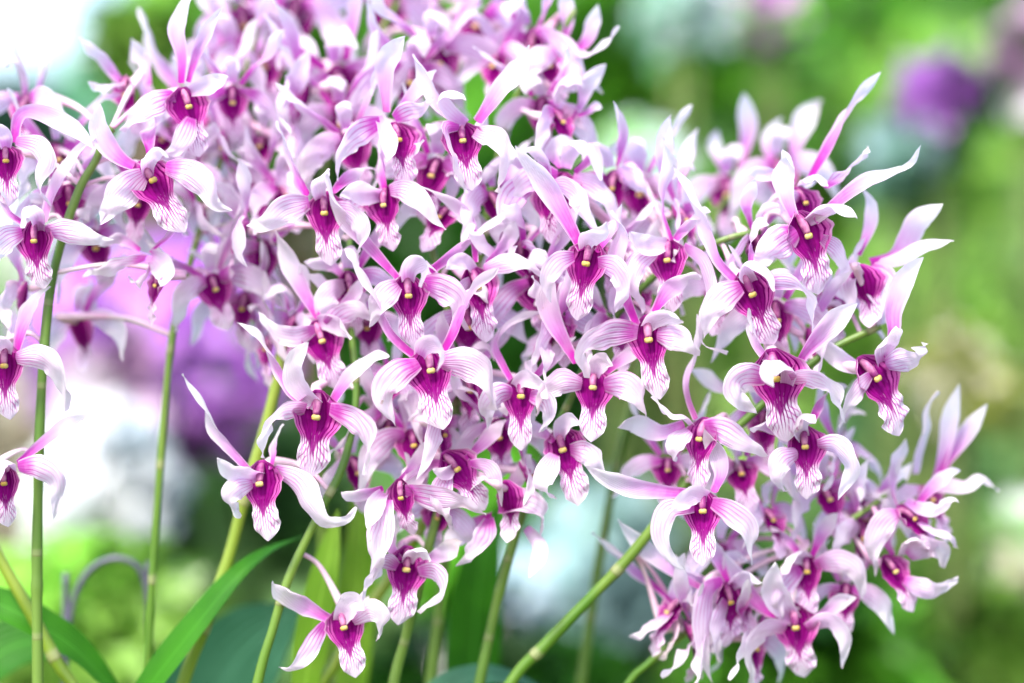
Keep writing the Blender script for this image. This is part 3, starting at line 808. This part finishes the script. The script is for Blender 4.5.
 dict(a=(782,176), t=(786,208), d=88, y=10, L=44, stem='back_right', PR=[(790,160),(796,140),(806,118),(822,100),28,50], PL=[(774,164),(768,148),(772,132),(782,118),20,50]),
 dict(a=(640,196), t=(642,230), d=60, y=10, L=46, stem='back_right', PL=[(634,176),(628,164),(622,150),(606,148),24,40]),
 dict(a=(512,498), t=(520,528), d=16, y=160, L=44, r=0, stem='centre', PL=[(492,514),(476,522),(460,533),(443,545),24,60], PR=[(505,498),(512,484),(522,468),(532,455),28,40],
      D=[(526,528),(538,544),(537,560),(529,578),20], SL=[(490,518),(486,538),(472,554),(456,566),30], SR=[(498,508),(522,503),(542,514),(540,538),38]),
 dict(a=(610,190), t=(612,220), d=40, y=-40, L=44, stem='upper_right', PL=[(604,176),(598,162),(590,150),(586,138),22,60]),
]
FILL = [  # x, y, size px, mm behind, yaw, roll
 (243,28,44,92,10,0),(222,66,40,80,-30,0),(292,22,44,96,-10,8),(334,36,44,104,25,0),(384,14,46,98,0,-6),(430,28,44,88,-30,0),
 (474,26,44,84,20,6),(508,18,42,72,40,0),(528,52,42,62,10,0),(346,90,46,70,-12,6),(294,104,46,58,-50,0),(233,104,46,46,14,0),
 (266,66,44,84,-20,0),(440,66,44,62,-14,4),(412,84,44,56,26,0),(318,62,42,90,10,0),(490,66,42,62,-34,0),(540,118,42,48,30,0),
 (218,150,46,54,-30,6),(258,146,46,60,10,-6),(300,150,44,62,30,0),(340,126,44,54,-10,0),(232,238,50,34,-16,0),(216,290,48,36,20,0),
 (198,222,46,50,-40,0),(186,178,44,58,30,0),(262,262,46,44,0,0),(256,196,46,54,-10,8),(288,196,44,48,20,0),(240,310,44,48,14,6),
 (438,216,46,26,16,0),(352,152,46,34,-24,0),(430,176,46,28,-8,0),(500,206,46,28,14,0),(520,262,46,26,-20,0),(540,296,46,22,26,0),
 (470,330,46,26,-14,0),(472,392,46,24,0,0),(448,436,48,16,18,-6),(414,446,46,24,-20,0),(384,386,44,34,10,0),(566,330,46,18,0,0),
 (536,348,44,24,-26,0),(500,440,44,24,-10,0),(534,476,46,26,30,0),
 (620,330,44,22,-20,0),(612,262,44,24,20,0),(640,296,44,24,0,0),(690,220,44,34,20,0),(720,300,44,24,-30,0),(760,250,44,28,10,0),
 (778,322,46,22,-10,0),(816,348,44,28,30,0),(830,312,44,34,-20,0),(742,474,44,30,10,0),(760,430,44,28,-30,0),(724,556,40,44,-10,0),
 (866,520,42,46,10,0),
 (286,330,44,40,-10,0),(262,350,44,44,-30,6),(390,430,44,34,0,0),(366,330,44,34,20,0),(190,120,44,62,20,0),(160,140,42,60,-20,0),
 (70,205,44,30,-30,0),(60,160,42,44,30,0),(96,250,42,40,10,0),(16,300,42,34,-30,0),(360,474,44,36,-10,0),(436,520,42,26,10,0),
 (700,636,44,36,30,0),(760,650,46,34,10,0),
 
 (668,470,42,34,20,0),(740,600,46,34,-10,0),(846,600,44,36,-10,0),(776,520,44,36,20,0),(832,500,44,38,10,0),(704,650,44,36,20,0),(866,540,42,42,-10,0),(852,456,40,42,10,0),
]
RV = random.Random(77)
for i, (x, y, s, mmm, yw, rl) in enumerate(FILL):
    rl += RV.uniform(-18, 18)
    s *= RV.uniform(.84, 1.06)
    if y < 135 and mmm > 50:
        s *= 1.22
        if i % 4 == 3:
            continue
    FL.append(dict(a=(x, y), t=(x + s * math.sin(math.radians(rl)), y + s * math.cos(math.radians(rl))), d=mmm, y=yw + RV.uniform(-62, 62), p=RV.uniform(-18, 34)))
for k, f in enumerate(FL):
    make_flower(f, k)


# ------------------------------------------------------------------ strap leaves and bare canes
def leaf(root, pts, width, mat, twist=(0, 0), cup=.25, face=(0, -1, .25)):
    b = blade(pts, width, PROF_L, unit(np.array(face, float)), twist, cup, 0.01, 30, 7, 5)
    return obj('leaf', *b[:2], mat, root, b[2])


RT = {k: v[0] for k, v in STEMS.items()}
leaf(RT['third'], [P(112, 745, 30), P(150, 684, 30), P(196, 624, 32), P(236, 576, 38), P(268, 551, 48), P(306, 535, 64)], .0135, MLEAF, (0, .9), face=(0, -1, .5))
leaf(RT['third'], [P(170, 780, 150), P(212, 700, 140), P(250, 645, 130), P(300, 606, 124)], .050, MLEAF_T, (-.4, .3), face=(0, -1, .6))
leaf(RT['third'], [P(300, 720, 62), P(312, 640, 60), P(326, 570, 60), P(338, 510, 64)], .016, MLEAF_Y, (0, .4))
leaf(RT['left'], [P(-60, 590, 45), P(-10, 600, 42), P(36, 622, 40), P(80, 652, 44), P(128, 705, 55)], .017, MLEAF, (.1, .3), face=(0, -.8, .6))
leaf(RT['left'], [P(-40, 700, 90), P(-5, 655, 95), P(40, 640, 100), P(92, 660, 100)], .028, MLEAF, (0, .2), face=(0, -.8, .6))
leaf(RT['right'], [P(400, 720, 60), P(452, 684, 60), P(500, 676, 66), P(548, 690, 80)], .016, MLEAF_T, (0, .2), face=(0, -.5, .8))
leaf(RT['back_top'], [P(340, 760, 120), P(352, 640, 118), P(362, 540, 116), P(358, 470, 120)], .020, MLEAF_Y, (0, .3))
leaf(RT['back_middle'], [P(470, 760, 130), P(474, 640, 128), P(482, 560, 126), P(500, 500, 130)], .026, MLEAF, (0, .3))


def bare_cane(label, px, mm, radii, mat):
    pts = [P(*p, mm) for p in px]
    q0 = pts[0]
    dr = unit(q0 - pts[1])
    foot = q0.copy()
    low = []
    for s_ in range(7):
        foot = foot + np.array([dr[0] * .07 * .75 ** s_, 0, -q0[2] / 7])
        low.append(foot.copy())
    low[-1][2] = -.005
    foot = low[-1]
    low.reverse()
    root = empty('orchid_cane', (foot[0], foot[1], 0))
    tag(root, label, 'orchid cane')
    tb = tube(low + pts, [r * .64 for r in radii], 10, 320, nodes=.058)
    obj('stalk', *tb[:2], mat, root, tb[2])
    return root


bare_cane('leaning bright yellow green cane in the lower left corner', [(85, 710), (58, 664), (28, 608), (-2, 556), (-34, 500)], 36, [.006, .0055, .005, .004], MSTEM_L)
c2 = bare_cane('thick yellow green cane rising to the left of the low striped flowers', [(178, 700), (205, 625), (228, 560), (244, 500), (262, 440), (276, 385), (284, 340)], 44, [.0066, .0058, .0055, .005, .0046, .004], MSTEM_L)
c3 = bare_cane('short pale green cane under the lowest flower', [(312, 705), (335, 664), (372, 604), (402, 560), (424, 520)], 62, [.006, .0056, .005, .004], MSTEM_L)

# ------------------------------------------------------------------ metal hoop
MMET = plain('grey_metal', (0.09, 0.085, 0.13), (0.13, 0.12, 0.18), 60, 0.35, 0, 0.5, metallic=.3)
hp = [(65, 690), (67, 640), (73, 602), (88, 572), (110, 559), (132, 562), (144, 578), (148, 610), (149, 690)]
hpts = [P(x, y, 95) for x, y in hp]
a0, a1 = hpts[0].copy(), hpts[-1].copy()
a0[2] = a1[2] = -.05
hv = tube([a0] + hpts + [a1], [.0014] * 3, 8, 500)
ho = obj('plant_hoop', *hv[:2], MMET, None, hv[2])
tag(ho, 'thin grey metal support hoop arching among the canes at lower left', 'plant hoop')


# ------------------------------------------------------------------ garden behind
def leaf_cloud(center, rad, count, size, rng, aspect=.5, shell=.55, droop=.3, sunny=False):
    """Many folded leaves spread through an ellipsoid, denser in uneven clumps."""
    V, F, UV = [], [], []
    lumps = [(np.array([rng.gauss(0, 1) for _ in range(3)]), rng.uniform(.25, .5)) for _ in range(14)]
    lumps = [(unit(c) * rng.uniform(.35, .85), r) for c, r in lumps]
    for _ in range(count):
        if rng.random() < .75:
            c, r = rng.choice(lumps)
            p = c + np.array([rng.gauss(0, r * .5) for _ in range(3)])
        else:
            p = unit(np.array([rng.gauss(0, 1) for _ in range(3)])) * rng.random() ** .4
        q = np.asarray(center) + p * np.asarray(rad)
        if q[2] < .02: q[2] = rng.uniform(.02, .12)
        s = size * rng.uniform(.6, 1.3)
        out = unit(p + np.array([rng.gauss(0, .6), rng.gauss(0, .6), rng.gauss(0, .6) + .2]))
        side = unit(np.cross(out, np.array([rng.gauss(0, 1), rng.gauss(0, 1), rng.gauss(0, 1)])))
        if sunny:
            fc = unit(np.array([rng.gauss(-.2, .45), rng.gauss(-.75, .4), rng.gauss(.55, .4)]))
            out = unit(out - fc * np.dot(out, fc))
            side = unit(np.cross(out, fc))
        nrm = np.cross(side, out)
        w = s * aspect * .5
        o = len(V)
        tip = q + out * s - np.array([0, 0, droop * s])
        m = q + out * s * .5
        V += [q, m + side * w + nrm * w * .25, m - side * w + nrm * w * .25, tip, m - np.array([0, 0, droop * s * .2])]
        UV += [(0, .5), (.5, 1), (.5, 0), (1, .5), (.5, .5)]
        F += [(o, o + 4, o + 1), (o + 1, o + 4, o + 3), (o, o + 2, o + 4), (o + 2, o + 3, o + 4)]
    return V, F, UV


def bm_leaf(name, a, b, trans=.4):
    M = MT(name)
    nz = M.noise(11.0, 1.5)
    nz2 = M.noise(6.0, 1.0)
    col = M.mix(M.step(nz, .38, .60), tuple(c * .4 for c in a), b)
    col = M.mix(M.math('MULTIPLY', M.step(nz2, .52, .60), .85), col, tuple(min(.92, c * 1.7) for c in b))
    return M.finish(col, .28, trans, spec=.5)


BG = dict(
    mid=bm_leaf('shrub_green', (.035, .18, .010), (.11, .34, .025)),
    dark=bm_leaf('shrub_dark_green', (.010, .065, .005), (.025, .12, .010)),
    lime=bm_leaf('shrub_lime', (.12, .36, .03), (.28, .50, .09)),
    grey=bm_leaf('shrub_sage', (.12, .33, .08), (.27, .47, .17)),
    teal=bm_leaf('shrub_teal', (.10, .28, .17), (.20, .42, .28)),
    olive=bm_leaf('shrub_olive', (.16, .20, .03), (.26, .30, .06)),
    purple=bm_leaf('blossom_purple', (.40, .10, .60), (.52, .20, .68), .4),
    pinkp=bm_leaf('blossom_pink', (.66, .34, .66), (.78, .52, .74), .4),
    white=bm_leaf('blossom_white', (.44, .60, .70), (.60, .74, .80), .4),
    ice=bm_leaf('blossom_ice', (.34, .58, .58), (.48, .68, .68), .4),
    cream=bm_leaf('blossom_cream', (.66, .60, .42), (.74, .70, .56), .4),
)
MTWIG = plain('green_twig', (.10, .16, .04), (.16, .20, .06), 30, .7)
MBARK = plain('bark', (.10, .07, .045), (.17, .12, .08), 30, .85, 0, .1, bump=.004)


def bush(kind, label, cat, group, px, py, dist, rpx, count, size, mat, bloom=None, rz=None, aspect=.5):
    """A plant whose crown is centred at the given pixel dist metres away; its stems stand on the soil."""
    rng = random.Random(int(px * 7 + py * 13 + dist * 101))
    c = np.array([(px - 512) * K * dist, dist, CAMZ - (py - 341.5) * K * dist])
    r = rpx * K * dist
    rzz = (rz if rz else rpx) * K * dist
    root = empty(kind, (c[0], c[1], 0))
    tag(root, label, cat, group)
    ct = leaf_cloud(c, (r, r * .8, rzz), count, size, rng, aspect)
    o = obj('crown' if not bloom else 'foliage', *ct[:2], BG[mat], root, ct[2], smooth=False)
    stems = []
    top = max(.15, c[2])
    for s in range(4):
        a = rng.uniform(0, 6.28)
        b0 = np.array([c[0] + rng.uniform(-.03, .03), c[1] + rng.uniform(-.03, .03), -.01])
        e = np.array([c[0] + math.cos(a) * r * .5, c[1] + math.sin(a) * r * .4, top + rng.uniform(-.2, .3) * rzz])
        m = b0 * .5 + e * .5 + np.array([rng.uniform(-.03, .03), 0, .02])
        stems.append(tube([b0, m, e], [.004, .003, .002] if bloom else [.012, .008, .004], 6, 10))
    sv = join(*stems)
    obj('trunk' if dist > 4 else 'stem', *sv[:2], MTWIG if bloom else MBARK, root, sv[2])
    if bloom:
        bm, bc, bs = bloom
        ct = leaf_cloud(c + np.array([0, -r * .25, rzz * .05]), (r * .95, r * .7, rzz * .95), bc, bs, rng, .85, droop=.0, sunny=True)
        b = obj('blossoms', *ct[:2], BG[bm], root, ct[2], smooth=False)
        tag(b, kind='stuff')
    return root


HEDGE = 'shrubs of the blurred green backdrop'
HL = 'out of focus green shrub in the leafy backdrop behind the orchids'
hed = [
 # px, py, dist, rpx, rz, n, size, mat
 (640, 120, 3.0, 170, 150, 1500, .075, 'mid'), (560, 330, 2.9, 190, 170, 1500, .075, 'dark'), (820, 60, 3.2, 150, 110, 1300, .075, 'mid'),
 (960, 200, 3.0, 170, 150, 1300, .07, 'lime'), (1120, 380, 2.8, 170, 200, 1300, .07, 'grey'), (880, 380, 2.7, 150, 130, 1300, .065, 'lime'),
 (740, 420, 3.0, 190, 150, 1500, .075, 'mid'), (900, 560, 2.4, 170, 110, 1300, .06, 'grey'), (620, 620, 2.5, 200, 130, 1500, .075, 'dark'),
 (430, 600, 2.4, 150, 150, 1200, .065, 'mid'), (270, 560, 2.3, 120, 130, 1100, .05, 'grey'), (330, 330, 3.0, 190, 200, 1500, .075, 'dark'),
 (250, 30, 2.8, 110, 100, 1000, .065, 'mid'), (430, 40, 3.4, 170, 140, 1300, .08, 'mid'), (80, 640, 1.9, 130, 80, 1100, .045, 'lime'),
 (-180, 420, 2.9, 200, 220, 1400, .075, 'mid'), (1000, 640, 2.2, 130, 100, 1000, .05, 'lime'), (1260, 150, 3.2, 200, 220, 1400, .08, 'mid'),
 (790, 650, 2.1, 110, 70, 900, .05, 'mid'), (500, 720, 2.0, 150, 80, 900, .05, 'dark'), (1300, 560, 2.6, 180, 180, 1200, .07, 'mid'),
]
for (px, py, di, r, rz, n, sz, mt) in hed:
    di, sz = di * .74, sz * .78
    bush('shrub', HL, 'shrub', HEDGE, px, py, di, r, n, sz, mt, rz=rz)
bush('shrub', 'bluish teal shrub low in the backdrop behind the strap leaf at lower left', 'shrub', None, 120, 120, 2.2, 75, 500, .05, 'teal', rz=45)
bush('flowering_shrub', 'purple flowering shrub glowing out of focus between the two left canes', 'flowering plant', None, 165, 365, 1.62, 100, 400, .03, 'mid', ('purple', 1800, .034), rz=85)
bush('flowering_shrub', 'small pink blossom clump beside the purple shrub at left', 'flowering plant', None, 118, 392, 1.55, 26, 100, .03, 'mid', ('pinkp', 200, .032), rz=42)
bush('flowering_shrub', 'purple flower clump blurred at the upper right edge', 'flowering plant', None, 942, 98, 1.62, 30, 90, .03, 'mid', ('purple', 120, .024), rz=26)
bush('flowering_shrub', 'pink purple flower clump cut by the top right edge of the picture', 'flowering plant', None, 1034, 55, 1.66, 24, 90, .03, 'mid', ('pinkp', 160, .024), rz=44)
bush('flowering_shrub', 'little purple bloom blurred at the top edge right of the middle', 'flowering plant', None, 766, 4, 1.75, 18, 60, .03, 'mid', ('purple', 100, .022), rz=16)
bush('flowering_shrub', 'white flowering bush shining at the lower left beyond the hoop', 'flowering plant', None, 104, 496, 1.46, 42, 60, .02, 'grey', ('white', 2600, .026), rz=60)
bush('flowering_shrub', 'white blossom patch behind the dark cane at the left', 'flowering plant', None, 110, 285, 1.9, 52, 60, .02, 'grey', ('white', 2400, .028), rz=46)
bush('flowering_shrub', 'cream white blossom patch at the far left edge', 'flowering plant', None, 2, 470, 2.0, 44, 60, .02, 'lime', ('cream', 2200, .028), rz=85)
bush('flowering_shrub', 'pale bluish white bush low in the middle behind the slanting cane', 'flowering plant', None, 600, 585, 1.6, 46, 160, .045, 'teal', ('ice', 900, .028), rz=80)
bush('flowering_shrub', 'small white bloom low in the middle left of the slanting cane', 'flowering plant', None, 512, 596, 1.5, 15, 40, .02, 'grey', ('white', 200, .02), rz=20)
bush('flowering_shrub', 'pale bloom blurred high above the gap between the orchid masses', 'flowering plant', None, 682, 12, 1.7, 22, 60, .03, 'teal', ('ice', 160, .025), rz=16)
bush('flowering_shrub', 'faint pale bloom below the one at the top edge', 'flowering plant', None, 640, 165, 1.7, 22, 60, .03, 'grey', ('ice', 120, .025), rz=16)
bush('flowering_shrub', 'pale mint blossoms added as a blurred highlight behind the pointed right hand petals', 'flowering plant', None, 905, 150, 1.62, 26, 60, .03, 'teal', ('ice', 130, .022), rz=22)  # blossoms added in place of a pale highlight on the foliage
bush('shrub', 'lime bush added as the yellow green halo of the white sky gap at upper left', 'shrub', None, 142, 40, 1.7, 32, 500, .03, 'lime', rz=50)  # bush added to give the bright sky gap its yellow green halo
bush('shrub', 'low teal bush under the white sky gap at upper left', 'shrub', None, 40, 128, 1.9, 75, 700, .035, 'teal', rz=30)
bush('flowering_shrub', 'warm cream bloom patch right of the right hand flower', 'flowering plant', None, 962, 376, 1.6, 26, 160, .03, 'olive', ('cream', 90, .022), rz=32)
bush('flowering_shrub', 'tall cream bloom cut by the right edge at the bottom', 'flowering plant', None, 1028, 560, 1.6, 14, 80, .03, 'grey', ('cream', 110, .022), rz=46)

# far trees, each with its own trunk, closing the view above the hedge
rngt = random.Random(5)
for i, (x, y, h, w, mt) in enumerate([(.15, 6.5, 2.6, 1.0, 'mid'), (.75, 7.2, 2.9, 1.2, 'dark'), (1.9, 6.8, 2.7, 1.1, 'mid'), (3.2, 7.5, 3.0, 1.2, 'mid'),
                                      (-3.4, 7.0, 2.9, 1.1, 'dark'), (.2, 9.5, 3.4, 1.4, 'dark'), (2.6, 10., 3.6, 1.5, 'mid')]):
    root = empty('tree', (x, y, 0))
    tag(root, 'distant tree closing the view beyond the blurred shrubs', 'tree', 'trees at the back of the garden')
    ct = leaf_cloud((x, y, h * .58), (w, w, h * .48), 2600, .15, rngt, .5)
    obj('crown', *ct[:2], BG[mt], root, ct[2], smooth=False)
    limbs = [tube([np.array([x, y, -.02]), np.array([x + .05, y, h * .4]), np.array([x, y, h * .9])], [.09, .06, .015], 8, 12)]
    for s in range(5):
        a = s * 1.257 + rngt.uniform(-.3, .3)
        limbs.append(tube([np.array([x + .03, y, h * .35]), np.array([x + math.cos(a) * w * .4, y + math.sin(a) * w * .4, h * .55]),
                           np.array([x + math.cos(a) * w * .75, y + math.sin(a) * w * .75, h * .75])], [.04, .025, .008], 6, 10))
    lv = join(*limbs)
    obj('trunk', *lv[:2], MBARK, root, lv[2])
